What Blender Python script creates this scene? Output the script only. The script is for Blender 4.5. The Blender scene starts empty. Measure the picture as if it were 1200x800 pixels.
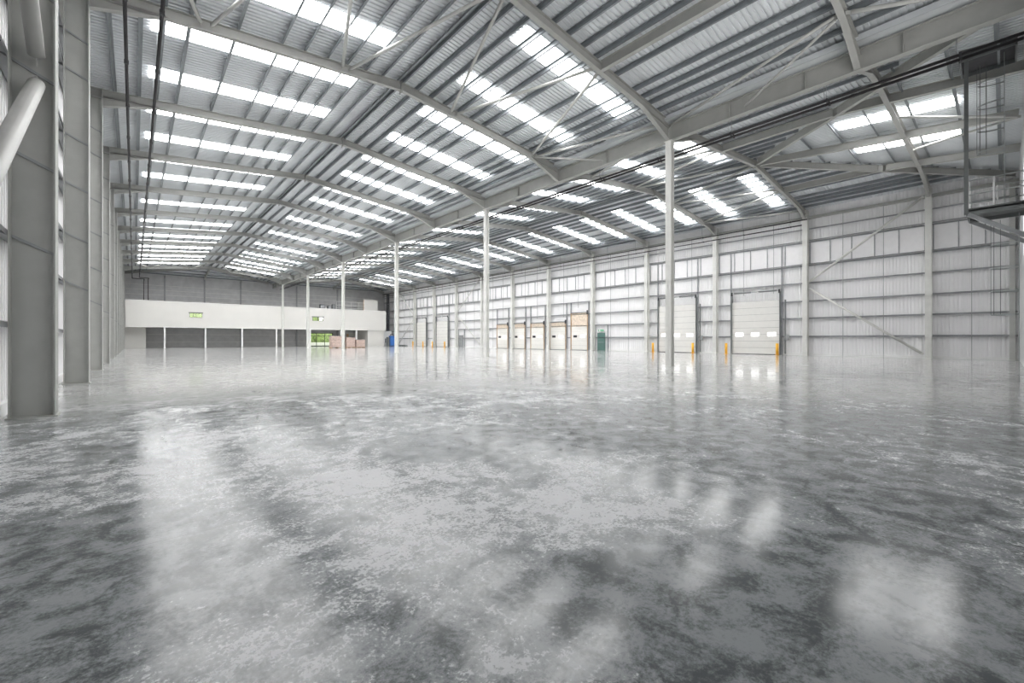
import bpy, math, random
from mathutils import Vector, Matrix
random.seed(7)
C = bpy.context.scene.collection
SC = bpy.context.scene

# ------------------------------------------------------------------ measures (metres)
B = 7.5                      # bay length
FY = [3.6 + B * k for k in range(13)]   # frame lines 0..12, the last is the far gable
Y0, Y1 = -0.6, FY[12]        # near and far gable faces
XL, XR = -1.8, 43.15         # cladding faces
R1, V, R2 = 9.38, 20.25, 31.4
ZS, K = 13.55, 0.10          # roof sheet height at ridge, slope
ZRB = 12.96                  # rafter underside at ridge
HC = 1.33
NUM = ['nearest', 'second', 'third', 'fourth', 'fifth', 'sixth', 'seventh', 'eighth', 'ninth', 'tenth', 'eleventh', 'twelfth', 'thirteenth']
ORD = ['first'] + NUM[1:]

def zsheet(x, y):
    """underside level of the roof sheeting, hips included"""
    r, w0, w1 = (R1, R1 - XL, V - R1) if x < V else (R2, R2 - V, XR - R2)
    w = w0 if x < r else w1
    z = ZS - K * abs(x - r)
    if y < FY[1]: z = min(z, ZS - K * w * (FY[1] - y) / (FY[1] - Y0))
    if y > FY[11]: z = min(z, ZS - K * w * (y - FY[11]) / (Y1 - FY[11]))
    return z

# ------------------------------------------------------------------ materials
def mat(name, col, rough=0.5, metal=0.0, noise=0.06, nscale=3.0, emit=None, es=0.0, bump=None, spec=0.5):
    m = bpy.data.materials.new(name); m.use_nodes = True
    nt = m.node_tree; p = nt.nodes['Principled BSDF']
    p.inputs['Roughness'].default_value = rough; p.inputs['Metallic'].default_value = metal
    p.inputs['Specular IOR Level'].default_value = spec
    g = nt.nodes.new('ShaderNodeNewGeometry')
    n = nt.nodes.new('ShaderNodeTexNoise'); n.inputs['Scale'].default_value = nscale
    n.inputs['Detail'].default_value = 4
    nt.links.new(g.outputs['Position'], n.inputs['Vector'])
    r = nt.nodes.new('ShaderNodeValToRGB')
    lo = [max(0, c * (1 - noise)) for c in col]; hi = [min(1, c * (1 + noise)) for c in col]
    r.color_ramp.elements[0].color = (*lo, 1); r.color_ramp.elements[1].color = (*hi, 1)
    r.color_ramp.elements[0].position = 0.3; r.color_ramp.elements[1].position = 0.7
    nt.links.new(n.outputs['Fac'], r.inputs['Fac']); nt.links.new(r.outputs['Color'], p.inputs['Base Color'])
    if emit: p.inputs['Emission Color'].default_value = (*emit, 1); p.inputs['Emission Strength'].default_value = es
    return m

M = dict(
    steel=mat('grey_painted_steel', (0.47, 0.475, 0.455), 0.5, noise=0.05),
    steel_w=mat('pale_painted_steel', (0.72, 0.72, 0.69), 0.5, noise=0.04),
    beam=mat('roof_painted_steel', (0.41, 0.41, 0.39), 0.5, noise=0.05),
    tube=mat('pale_bracing_paint', (0.52, 0.52, 0.50), 0.45, noise=0.05),
    sheet=mat('roof_liner_sheet', (0.72, 0.745, 0.765), 0.42, noise=0.05, nscale=1.0),
    purlin=mat('galvanised_purlin', (0.24, 0.26, 0.275), 0.42, metal=0.25, noise=0.12),
    rail=mat('galvanised_rail', (0.36, 0.37, 0.38), 0.5, metal=0.2, noise=0.12),
    rod=mat('sag_rod_grey', (0.40, 0.41, 0.41), 0.5, noise=0.05),
    clad=mat('white_wall_sheet', (0.88, 0.875, 0.88), 0.45, noise=0.02, nscale=0.6),
    panel=mat('smooth_white_panel', (0.86, 0.85, 0.86), 0.5, noise=0.02),
    gable=mat('grey_gable_sheet', (0.55, 0.55, 0.555), 0.5, noise=0.08, nscale=1.5),  # panel grey, darkened so the colour carries the end wall's shade
    plaster=mat('cream_painted_board', (0.70, 0.69, 0.66), 0.6, noise=0.02, nscale=0.5),
    white=mat('white_paint', (0.85, 0.85, 0.84), 0.5, noise=0.02),
    doorp=mat('pale_grey_door_panel', (0.74, 0.73, 0.70), 0.5, noise=0.02),
    dockp=mat('cream_dock_door_panel', (0.82, 0.80, 0.76), 0.5, noise=0.02),
    buff=mat('buff_plywood', (0.74, 0.63, 0.52), 0.6, noise=0.15, nscale=4),
    black=mat('black_pipe', (0.022, 0.02, 0.022), 0.4, noise=0.2),
    dark=mat('dark_rubber', (0.04, 0.04, 0.045), 0.6, noise=0.2),
    dgrey=mat('dark_grey_steel', (0.16, 0.17, 0.17), 0.5, noise=0.1),
    galv=mat('galvanised_ladder', (0.42, 0.44, 0.44), 0.4, metal=0.4, noise=0.15),
    yellow=mat('yellow_bollard', (0.90, 0.47, 0.03), 0.4, noise=0.05),
    green=mat('dark_green_door', (0.10, 0.19, 0.17), 0.45, noise=0.05),
    signg=mat('exit_sign_green', (0.02, 0.45, 0.18), 0.4, noise=0.02),
    blue=mat('blue_plastic', (0.07, 0.22, 0.62), 0.4, noise=0.05),
    wrap=mat('brown_wrapped_goods', (0.52, 0.40, 0.35), 0.35, noise=0.25, nscale=6),
    wood=mat('pale_wood', (0.45, 0.30, 0.17), 0.6, noise=0.2, nscale=5),
    grass=mat('grass', (0.26, 0.36, 0.13), 0.8, noise=0.3, nscale=2),
    leaf=mat('hedge_leaf', (0.30, 0.40, 0.15), 0.7, noise=0.5, nscale=2.5),
    asphalt=mat('pale_paving', (0.6, 0.6, 0.58), 0.8, noise=0.1),
    light=mat('rooflight_panel', (0.9, 0.9, 0.92), 0.4, noise=0.0, emit=(1.0, 0.992, 0.985), es=12.0),
    vision=mat('lit_vision_panel', (0.9, 0.9, 0.9), 0.3, noise=0.0, emit=(1.0, 1.0, 1.0), es=2.2),
)
def glass_mat():
    m = bpy.data.materials.new('clear_glass'); m.use_nodes = True
    nt = m.node_tree; nt.nodes.clear()
    o = nt.nodes.new('ShaderNodeOutputMaterial'); mx = nt.nodes.new('ShaderNodeMixShader')
    t = nt.nodes.new('ShaderNodeBsdfTransparent'); g = nt.nodes.new('ShaderNodeBsdfGlossy'); g.inputs['Roughness'].default_value = 0.02
    f = nt.nodes.new('ShaderNodeFresnel'); f.inputs['IOR'].default_value = 1.45
    nt.links.new(f.outputs[0], mx.inputs[0]); nt.links.new(t.outputs[0], mx.inputs[1]); nt.links.new(g.outputs[0], mx.inputs[2])
    nt.links.new(mx.outputs[0], o.inputs['Surface']); return m
M['glass'] = glass_mat()

def floor_mat():
    m = bpy.data.materials.new('polished_concrete'); m.use_nodes = True
    nt = m.node_tree; L = nt.links.new; N = nt.nodes.new; p = nt.nodes['Principled BSDF']
    g = N('ShaderNodeNewGeometry'); pos = g.outputs['Position']
    def noise(scale, det, rgh, dist=0.0, vec=pos):
        n = N('ShaderNodeTexNoise'); n.inputs['Scale'].default_value = scale; n.inputs['Detail'].default_value = det
        n.inputs['Roughness'].default_value = rgh; n.inputs['Distortion'].default_value = dist
        L(vec, n.inputs['Vector']); return n.outputs['Fac']
    def mth(op, a, b=None, clamp=False):
        n = N('ShaderNodeMath'); n.operation = op; n.use_clamp = clamp
        for i, v in enumerate((a, b)):
            if v is None: continue
            if isinstance(v, (int, float)): n.inputs[i].default_value = v
            else: L(v, n.inputs[i])
        return n.outputs[0]
    def step(v, a, b):
        n = N('ShaderNodeMapRange'); n.interpolation_type = 'SMOOTHSTEP'
        n.inputs['From Min'].default_value = a; n.inputs['From Max'].default_value = b
        L(v, n.inputs['Value']); return n.outputs[0]
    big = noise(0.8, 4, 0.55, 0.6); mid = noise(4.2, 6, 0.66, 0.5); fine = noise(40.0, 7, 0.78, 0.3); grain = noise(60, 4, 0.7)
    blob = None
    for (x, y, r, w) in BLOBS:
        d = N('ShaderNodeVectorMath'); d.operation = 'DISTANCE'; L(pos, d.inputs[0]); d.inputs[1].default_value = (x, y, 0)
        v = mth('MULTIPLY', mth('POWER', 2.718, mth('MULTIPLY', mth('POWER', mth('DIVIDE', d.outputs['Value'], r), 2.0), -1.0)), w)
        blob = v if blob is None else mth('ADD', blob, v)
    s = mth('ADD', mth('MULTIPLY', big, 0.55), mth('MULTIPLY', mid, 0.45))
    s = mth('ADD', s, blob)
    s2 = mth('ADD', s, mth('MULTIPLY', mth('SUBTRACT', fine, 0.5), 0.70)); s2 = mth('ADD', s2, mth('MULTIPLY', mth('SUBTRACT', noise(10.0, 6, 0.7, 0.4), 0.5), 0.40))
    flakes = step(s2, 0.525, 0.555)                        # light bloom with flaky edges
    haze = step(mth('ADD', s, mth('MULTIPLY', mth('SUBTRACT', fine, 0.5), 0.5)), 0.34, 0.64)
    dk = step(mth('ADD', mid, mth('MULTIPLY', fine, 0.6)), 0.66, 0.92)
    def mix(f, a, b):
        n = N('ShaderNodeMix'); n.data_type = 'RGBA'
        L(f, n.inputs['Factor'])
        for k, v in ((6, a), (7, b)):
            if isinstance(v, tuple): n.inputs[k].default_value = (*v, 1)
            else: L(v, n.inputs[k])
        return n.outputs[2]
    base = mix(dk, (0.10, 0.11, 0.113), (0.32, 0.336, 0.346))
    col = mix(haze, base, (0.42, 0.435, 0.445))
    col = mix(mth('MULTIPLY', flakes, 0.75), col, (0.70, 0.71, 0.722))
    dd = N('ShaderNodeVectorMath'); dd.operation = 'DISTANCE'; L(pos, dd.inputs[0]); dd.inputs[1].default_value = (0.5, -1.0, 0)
    far = step(mth('ADD', dd.outputs['Value'], mth('MULTIPLY', mth('SUBTRACT', noise(0.25, 3, 0.5), 0.5), 5.0)), 9.5, 14.5)   # paler, smoother and less flaky farther down the hall
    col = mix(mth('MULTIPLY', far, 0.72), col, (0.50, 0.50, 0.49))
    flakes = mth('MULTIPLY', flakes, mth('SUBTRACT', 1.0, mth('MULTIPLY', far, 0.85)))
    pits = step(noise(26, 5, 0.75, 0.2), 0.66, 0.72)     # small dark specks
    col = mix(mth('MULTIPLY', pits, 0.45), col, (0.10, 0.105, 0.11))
    # saw-cut joints on a regular grid
    sx = N('ShaderNodeSeparateXYZ'); L(pos, sx.inputs[0])
    def joint(o, off, per):
        a = mth('ABSOLUTE', mth('SUBTRACT', mth('FRACT', mth('DIVIDE', mth('ADD', o, off), per)), 0.5))
        return mth('LESS_THAN', a, 0.004 / per)
    j = mth('MAXIMUM', joint(sx.outputs['X'], JX, 6.0), joint(sx.outputs['Y'], JY, 6.0))
    col = mix(mth('MULTIPLY', j, 0.7), col, (0.05, 0.05, 0.05))
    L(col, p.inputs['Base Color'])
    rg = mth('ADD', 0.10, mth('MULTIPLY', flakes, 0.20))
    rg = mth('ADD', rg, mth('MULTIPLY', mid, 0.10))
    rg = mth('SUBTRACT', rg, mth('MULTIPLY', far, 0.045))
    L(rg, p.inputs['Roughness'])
    p.inputs['Specular IOR Level'].default_value = 0.36
    bm = N('ShaderNodeBump'); bm.inputs['Strength'].default_value = 0.015; bm.inputs['Distance'].default_value = 0.02
    h = mth('ADD', mth('MULTIPLY', noise(1.3, 3, 0.5), 0.8), mth('MULTIPLY', fine, 0.12))
    L(h, bm.inputs['Height']); L(bm.outputs[0], p.inputs['Normal'])
    return m
JX, JY = 4.85, 5.32
BLOBS = []
def floor_pt(px, py):
    f = 506.0; th = math.atan(443 / f); s, c = math.sin(th), math.cos(th)
    u = (px - 600) / f; v = (398 - py) / f; t = -HC / v
    return ((s + u * c) * t, (c - u * s) * t)

# ------------------------------------------------------------------ mesh builder
class MB:
    def __init__(s): s.v = []; s.f = []
    def box(s, a, b):
        x0, y0, z0 = a; x1, y1, z1 = b; n = len(s.v)
        s.v += [(x0, y0, z0), (x1, y0, z0), (x1, y1, z0), (x0, y1, z0), (x0, y0, z1), (x1, y0, z1), (x1, y1, z1), (x0, y1, z1)]
        s.f += [tuple(n + i for i in q) for q in ((3, 2, 1, 0), (4, 5, 6, 7), (0, 1, 5, 4), (1, 2, 6, 5), (2, 3, 7, 6), (3, 0, 4, 7))]
        return s
    def ext(s, prof, p0, p1, up=(0, 0, 1), up1=None):
        """closed 2-D outline (side, up) swept from p0 to p1"""
        p0, p1 = Vector(p0), Vector(p1); d = (p1 - p0).normalized(); u = Vector(up)
        if abs(d.dot(u)) > 0.999: u = Vector((0, 1, 0))
        sd = d.cross(u).normalized(); u = sd.cross(d).normalized(); n = len(s.v); k = len(prof)
        for p in (p0, p1): s.v += [tuple(p + sd * a + u * b) for a, b in prof]
        s.f += [(n + i, n + (i + 1) % k, n + k + (i + 1) % k, n + k + i) for i in range(k)]
        s.f += [tuple(n + i for i in range(k - 1, -1, -1)), tuple(n + k + i for i in range(k))]
        return s
    def ibeam(s, p0, p1, h, w, up=(0, 0, 1), tf=0.02, tw=0.014, base=0.0):
        """I section; p0-p1 runs along the underside when base = 0"""
        a, b = w / 2, tw / 2
        pr = [(-a, 0), (a, 0), (a, tf), (b, tf), (b, h - tf), (a, h - tf), (a, h), (-a, h), (-a, h - tf), (-b, h - tf), (-b, tf), (-a, tf)]
        return s.ext([(x, y + base) for x, y in pr], p0, p1, up)
    def bar(s, p0, p1, w, h, up=(0, 0, 1)):
        return s.ext([(-w / 2, -h / 2), (w / 2, -h / 2), (w / 2, h / 2), (-w / 2, h / 2)], p0, p1, up)
    def tube(s, p0, p1, r, n=12):
        return s.ext([(r * math.cos(2 * math.pi * i / n), r * math.sin(2 * math.pi * i / n)) for i in range(n)], p0, p1)
    def path(s, pts, r, n=8):
        for a, b in zip(pts, pts[1:]): s.tube(a, b, r, n)
        return s
    def poly(s, pts, d):
        """flat outline pts thickened by vector d"""
        n = len(s.v); k = len(pts); d = Vector(d)
        s.v += [tuple(p) for p in pts] + [tuple(Vector(p) + d) for p in pts]
        s.f += [tuple(n + i for i in range(k - 1, -1, -1)), tuple(n + k + i for i in range(k))]
        s.f += [(n + i, n + (i + 1) % k, n + k + (i + 1) % k, n + k + i) for i in range(k)]
        return s
    def build(s, name, m, parent=None, smooth=False):
        me = bpy.data.meshes.new(name); me.from_pydata(s.v, [], s.f); me.update()
        me.materials.append(M[m] if isinstance(m, str) else m)
        if smooth:
            for p in me.polygons: p.use_smooth = len(p.vertices) == 4
        o = bpy.data.objects.new(name, me); C.objects.link(o)
        if parent is not None: o.parent = parent; o.matrix_parent_inverse = Matrix.Translation(-Vector(parent.location)) if parent.type == 'EMPTY' else Matrix()
        return o
def tag(o, label, cat, group=None, kind=None):
    o['label'] = label; o['category'] = cat
    if group: o['group'] = group
    if kind: o['kind'] = kind
    return o
def thing(name, loc, label, cat, group=None, kind=None):
    o = bpy.data.objects.new(name, None); C.objects.link(o); o.location = loc; o.empty_display_size = 0.3
    return tag(o, label, cat, group, kind)

# ------------------------------------------------------------------ the shell
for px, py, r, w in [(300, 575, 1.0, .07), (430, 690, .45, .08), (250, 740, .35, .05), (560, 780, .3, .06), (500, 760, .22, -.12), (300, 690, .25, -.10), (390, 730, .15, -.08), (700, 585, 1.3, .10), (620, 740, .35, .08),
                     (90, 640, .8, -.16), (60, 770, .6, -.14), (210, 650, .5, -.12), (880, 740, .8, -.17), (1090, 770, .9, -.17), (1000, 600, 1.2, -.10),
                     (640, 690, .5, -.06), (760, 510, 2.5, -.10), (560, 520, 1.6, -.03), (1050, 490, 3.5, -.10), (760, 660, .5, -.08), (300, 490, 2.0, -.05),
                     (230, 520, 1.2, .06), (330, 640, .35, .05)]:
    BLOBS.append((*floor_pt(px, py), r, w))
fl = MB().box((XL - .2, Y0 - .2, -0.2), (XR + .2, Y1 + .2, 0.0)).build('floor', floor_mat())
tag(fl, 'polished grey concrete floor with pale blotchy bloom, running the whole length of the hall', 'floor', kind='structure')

RIB = [(0.0, 0.0), (0.115, 0.0), (0.13, 0.045), (0.185, 0.045)]      # liner profile, 0.2 m pitch
def ribs(a, b, pitch=0.2):
    out = []; t = a
    while t < b:
        for o, h in RIB:
            if t + o < b: out.append((t + o, h))
        t += pitch
    out.append((b, 0.0)); return out

def slope_sheet(xe, xr, label, name='ceiling'):
    """roof slope between eave/valley xe and ridge xr, clipped by both hips; ribs run down the slope"""
    m = MB(); w = abs(xe - xr); sgn = 1 if xe > xr else -1
    for y, h in ribs(Y0, Y1):
        d0 = 0.0
        if y < FY[1]: d0 = w * (FY[1] - y) / (FY[1] - Y0)
        if y > FY[11]: d0 = w * (y - FY[11]) / (Y1 - FY[11])
        xa, xb = xr + sgn * d0, xe
        m.v += [(xa, y, ZS - K * d0 + h), (xb, y, ZS - K * w + h)]
    n = len(m.v) // 2
    m.f = [(2 * i, 2 * i + 2, 2 * i + 3, 2 * i + 1) for i in range(n - 1)]
    return tag(m.build(name, 'sheet'), label, 'ceiling', kind='structure')
slope_sheet(XL, R1, 'grey ribbed roof sheeting of the left span, slope above the left wall')
slope_sheet(V, R1, 'grey ribbed roof sheeting of the left span, slope falling to the middle valley')
slope_sheet(V, R2, 'grey ribbed roof sheeting of the right span, slope rising from the middle valley')
slope_sheet(XR, R2, 'grey ribbed roof sheeting of the right span, slope above the loading door wall')

def hip_sheet(x0, xr, x1, near, label):
    m = MB(); yr, ye = (FY[1], Y0) if near else (FY[11], Y1)
    for x, h in ribs(x0, x1):
        w = (xr - x0) if x < xr else (x1 - xr); t = abs(x - xr) / w     # 0 at ridge, 1 at corner
        ya = yr + (ye - yr) * t
        m.v += [(x, ya, ZS - K * w * t + h), (x, ye, ZS - K * w + h)]
    n = len(m.v) // 2
    m.f = [(2 * i, 2 * i + 1, 2 * i + 3, 2 * i + 2) for i in range(n - 1)]
    return tag(m.build('ceiling', 'sheet'), label, 'ceiling', kind='structure')
hip_sheet(XL, R1, V, True, 'ribbed roof sheeting of the hipped near end, left span above the camera')
hip_sheet(V, R2, XR, True, 'ribbed roof sheeting of the hipped near end, right span with two rooflights')
hip_sheet(XL, R1, V, False, 'ribbed roof sheeting of the hipped far end, left span')
hip_sheet(V, R2, XR, False, 'ribbed roof sheeting of the hipped far end, right span')

# unseen outer sheet over the ribbed liner, added to block sky leaking through seams
m = MB(); u = .15
for xe, xr in ((XL, R1), (V, R1), (V, R2), (XR, R2)):
    w = abs(xe - xr); e = .3 if xe in (XL, XR) else 0; xo = xe + (e if xe > xr else -e); ze = ZS - K * w + u - K * e
    m.poly([(xr, FY[1], ZS + u), (xr, FY[11], ZS + u), (xo, Y1 + .3, ze), (xo, Y0 - .3, ze)], (0, 0, .03))
for x0, xr, x1 in ((XL, R1, V), (V, R2, XR)):
    for yr, ye in ((FY[1], Y0 - .3), (FY[11], Y1 + .3)):
        for xa, xb, w in ((x0, xr, xr - x0), (xr, x1, x1 - xr)):
            z = ZS - K * w + u; ea = .3 if x0 == XL and xa == x0 else 0; eb = .3 if x1 == XR and xb == x1 else 0
            q = [(xr, yr, ZS + u)] + ([(xa - ea, ye, z), (xr, ye, z)] if xa == x0 else [(xr, ye, z), (xb + eb, ye, z)])
            m.poly(q, (0, 0, .03))
tag(m.build('ceiling', 'sheet'), 'unseen outer roof sheet added over the ribbed liner to block sky leaks', 'ceiling', kind='structure')

def side_wall(x, name, label, sg):
    m = MB()
    for y, h in ribs(Y0, Y1):
        m.v += [(x + sg * h, y, 0.0), (x + sg * h, y, zsheet(x + (-sg) * .01, y) + 0.16)]
    n = len(m.v) // 2
    m.f = [(2 * i, 2 * i + 1, 2 * i + 3, 2 * i + 2) for i in range(n - 1)]
    return tag(m.build(name, 'clad'), label, 'wall', kind='structure')
side_wall(XL, 'wall_left', 'white ribbed metal wall behind the big left columns', -1)
side_wall(XR, 'wall_right', 'long white ribbed metal wall with the loading doors', 1)

def holed_wall(x0, x1, z0, z1, y0, y1, holes):
    xs = sorted({x0, x1, *[h[0] for h in holes], *[h[1] for h in holes]}); zs = sorted({z0, z1, *[h[2] for h in holes], *[h[3] for h in holes]})
    m = MB()
    for a, b in zip(xs, xs[1:]):
        for c, d in zip(zs, zs[1:]):
            cx, cz = (a + b) / 2, (c + d) / 2
            if any(h[0] < cx < h[1] and h[2] < cz < h[3] for h in holes): continue
            m.box((a, y0, c), (b, y1, d))
    return m
m = MB()
m = holed_wall(XL, XR, 0, 12.6, Y0 - .2, Y0, [(3, 18.5, 5.5, 10), (29, 33.8, 5.5, 10)]); tag(m.build('wall_front', 'gable'), 'grey gable wall behind the camera carrying the caged ladder', 'wall', kind='structure')  # two unseen high openings, added to let fill light into the near hall
GL = [(26.7, 31.6, 0.0, 2.75), (6.6, 10.4, 4.9, 6.4), (27.0, 31.6, 4.9, 6.4)]   # openings in the far wall
tag(holed_wall(XL, XR, 0, 12.6, Y1, Y1 + .25, GL).build('wall_back', 'gable'), 'grey panelled far gable wall behind the white mezzanine', 'wall', kind='structure')
# window frames and panes in the far wall
for i, (a, b, c, d) in enumerate(GL):
    w = thing('window_%d' % (i + 1), ((a + b) / 2, Y1, c), ['dark framed glazed entrance screen under the mezzanine with green view', 'far window seen through the left opening of the mezzanine front', 'far window seen through the right opening of the mezzanine front'][i], 'window', kind='structure')
    f = MB(); t = .13
    f.box((a, Y1 - .05, c), (a + t, Y1 + .1, d)).box((b - t, Y1 - .05, c), (b, Y1 + .1, d)).box((a, Y1 - .05, d - t), (b, Y1 + .1, d)).box((a, Y1 - .05, c), (b, Y1 + .1, c + t))
    n = 3
    for k in range(1, n): f.box((a + (b - a) * k / n - .04, Y1 - .05, c), (a + (b - a) * k / n + .04, Y1 + .1, d))
    if i == 0: f.box((a, Y1 - .05, 1.05), (b, Y1 + .1, 1.13)).box((a, Y1 - .05, 2.1), (b, Y1 + .1, 2.18))
    wf = f.build('window_frame', 'dark', w)
    MB().box((a + t, Y1 + .02, c + t), (b - t, Y1 + .035, d - t)).build('window_pane', 'glass', wf)
# outside beyond the far wall
tag(MB().box((0, Y1 + 6, -.3), (60, Y1 + 40, -.1)).build('lawn', 'grass'), 'green lawn seen through the glazed entrance at the far end', 'lawn', kind='structure')
tag(MB().box((0, Y1 + .25, -.3), (60, Y1 + 6, -.1)).build('pavement', 'asphalt'), 'pale paving outside the glazed entrance at the far end', 'pavement', kind='structure')
tag(MB().box((20, Y1 + 7, -.1), (60, Y1 + 7.3, .75)).build('boundary_wall', 'white'), 'low white boundary wall outside the glazed entrance', 'wall', kind='structure')
def hedge(x, y, r, h, lab):
    import bmesh
    bm = bmesh.new(); bmesh.ops.create_icosphere(bm, subdivisions=4, radius=1.0)
    for v in bm.verts:
        k = 1 + .16 * math.sin(v.co.x * 9 + x) * math.sin(v.co.y * 8) * math.cos(v.co.z * 7 + y) + random.uniform(-.05, .05)
        v.co = Vector((v.co.x * r * k, v.co.y * r * .6 * k, max(0, (v.co.z * .8 + .2) * h * k)))
    me = bpy.data.meshes.new('bush'); bm.to_mesh(me); bm.free(); me.materials.append(M['leaf'])
    o = bpy.data.objects.new('bush', me); C.objects.link(o); o.location = (x, y, -.12)
    tag(o, lab, 'bush')
hedge(9.5, Y1 + 16, 6, 9, 'leafy bush seen through the left small mezzanine window')
for x, y, h, lab in ((27.2, 14, 6.5, 'leafy bush outside behind the left half of the glazed entrance'), (36.2, 14, 6.5, 'leafy bush outside behind the right half of the glazed entrance'),
                     (31.7, 22, 9.5, 'taller bush outside filling the gap between the two entrance bushes'), (41.5, 22, 9, 'tall bush farthest right outside the glazed entrance')):
    hedge(x, Y1 + y, 4.3, h, lab)

def skirt(name, a, b, label):
    return tag(MB().box(a, b).build(name, 'white'), label, 'kerb', kind='structure')
skirt('baseboard_left', (XL - .02, Y0, 0), (XL + .10, Y1, .22), 'pale concrete kerb along the foot of the left wall')
skirt('baseboard_right', (XR - .10, Y0, 0), (XR + .02, Y1, .16), 'white kerb along the foot of the loading door wall')

# ------------------------------------------------------------------ columns
def fz(x, r): return ZRB - K * abs(x - r)                      # rafter underside
RAILZ = [1.61, 3.15, 4.61, 6.15, 7.61, 9.59, 10.71]
def wall_column(side, k):
    y = FY[k]; left = side == 'left'
    xi, xo = (-1.03, -1.58) if left else (42.4, 42.95)
    r = R1 if left else R2
    ztop = fz(xi, r) + .36
    if left: lab = f'{NUM[k-1]} grey steel column along the left wall from the camera' if k > 1 else 'big grey steel column nearest the camera on the left wall'
    else: lab = f'{NUM[k]} pale steel column along the loading door wall from its near corner'
    t = thing('steel_column', ((xi + xo) / 2, y, 0), lab, 'column', f'steel columns along the {side} wall')
    sm = 'steel' if left else 'steel_w'
    wy = .19 if left else .17
    m = MB(); lo, hi = min(xi, xo), max(xi, xo)
    m.box((lo, y - .008, .02), (hi, y + .008, ztop)).box((lo, y - wy, .02), (lo + .022, y + wy, ztop)).box((hi - .022, y - wy, .02), (hi, y + wy, ztop))
    shaft = m.build('shaft', sm, t)
    MB().box((lo - .03, y - wy - .03, 0), (hi + .03, y + wy + .03, .022)).build('base_plate', sm, t)
    for z in RAILZ[1:6:2] if k > 4 else RAILZ[1:]:
        if left:
            MB().bar((xo - .1, y - .02, z), (xi - .02, y - .02, z - .32), .045, .045).build('fly_brace', 'rail', shaft)
    cap = MB()
    for zz in (ztop - .4, ztop - .02): cap.box((lo + .02, y - wy + .01, zz - .012), (hi - .02, y + wy - .01, zz))
    cap.build('stiffener', sm, shaft)
for k in range(1, 12): wall_column('left', k)
for k in range(0, 12): wall_column('right', k)
# near right corner post
t = thing('corner_post', (42.6, -.3, 0), 'grey steel corner post where the loading door wall meets the near gable', 'column')
MB().ibeam((42.6, -.3, .02), (42.6, -.3, 11.5), .3, .25, up=(1, 0, 0)).build('shaft', 'steel', t)
MB().box((42.4, -.5, 0), (43.0, -.1, .02)).build('base_plate', 'steel', t)
VCOL = [1, 3, 5, 7, 9, 11]
VB = 11.28
for i, k in enumerate(VCOL):
    y = FY[k]
    lab = f'{NUM[i]} slim pale steel column under the middle valley beam' + (', the one nearest the camera' if i == 0 else ', counted from the camera')
    t = thing('valley_column', (V, y, 0), lab, 'column', 'slim columns under the valley beam')
    w = .155; m = MB()
    m.box((V - w, y - .008, .02), (V + w, y + .008, VB - .03)).box((V - w, y - w, .02), (V - w + .02, y + w, VB - .03)).box((V + w - .02, y - w, .02), (V + w, y + w, VB - .03))
    m.build('shaft', 'steel_w', t)
    MB().box((V - .22, y - .22, 0), (V + .22, y + .22, .02)).build('base_plate', 'steel_w', t)
    MB().box((V - .2, y - .2, VB - .03), (V + .2, y + .2, VB - .002)).build('cap_plate', 'steel_w', t)

# ------------------------------------------------------------------ rafters
def half_rafter(m, x0, x1, r, y, d=.375, w=.20):
    m.ibeam((x0, y, fz(x0, r)), (x1, y, fz(x1, r)), d, w, up=(0, 0, 1), tf=.018)
def haunch(x_in, z_in, x_out, z_out, top_in, top_out, y, w=.20):
    m = MB()
    m.poly([(x_in, y - .007, z_in), (x_out, y - .007, z_out), (x_out, y - .007, top_out), (x_in, y - .007, top_in)], (0, .014, 0))
    m.ext([(-w / 2, 0), (w / 2, 0), (w / 2, .018), (-w / 2, .018)], (x_in, y, z_in), (x_out, y, z_out))
    return m
def rafter(k, span):
    y = FY[k]; left = span == 0
    r = R1 if left else R2; xa, xb = (-1.03, V) if left else (V, 42.4)
    sp = 'left' if left else 'right'
    t = thing('roof_rafter', (r, y, fz(r, r)), f'{NUM[k-1]} full pitched steel rafter across the {sp} roof span, counted from the camera', 'rafter', f'rafters of the {sp} roof span')
    m = MB(); half_rafter(m, xa + (.16 if xa == V else .004), r - .016, r, y); m.build('beam', 'beam', t, )
    m = MB(); half_rafter(m, r + .016, xb - (.16 if xb == V else .004), r, y); m.build('beam', 'beam', t)
    MB().box((r - .015, y - .13, ZRB - .12), (r + .015, y + .13, ZRB + .42)).build('ridge_plate', 'beam', t)
    for xe, side in ((xa, 'a'), (xb, 'b')):
        s = 1 if xe < r else -1
        if xe == V: xi = xe + s * 2.5; zo = VB + .01
        else: xi = xe + s * 1.9; zo = fz(xe, r) - .36
        xo = xe + s * (.16 if xe == V else .004)
        haunch(xi, fz(xi, r) + .005, xo, zo, fz(xi, r) + .1, fz(xe, r) + .1, y).build('haunch', 'beam', t)
    # short diagonal stays from rafter underside to the purlins
    for dx in (-8.0, -5.4, -2.6, .05, 2.6, 5.4, 8.0):
        if k > 5 and dx not in (.05,): continue
        x = r + dx
        for sy in (1,):
            MB().bar((x, y + .11, fz(x, r) + .03), (x, y + sy * .45, fz(x, r) + .36), .04, .04).build('rafter_stay', 'rail', t)
for k in range(1, 12):
    rafter(k, 0); rafter(k, 1)

def on_roof(x, y, dz): return (x, y, zsheet(x, y) - dz)
DR = .59           # sheet to rafter underside
def hipx(r, xe, y):    # x where hip between ridge end and corner passes y (near end)
    return r + (xe - r) * (FY[1] - y) / (FY[1] - Y0)
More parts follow.
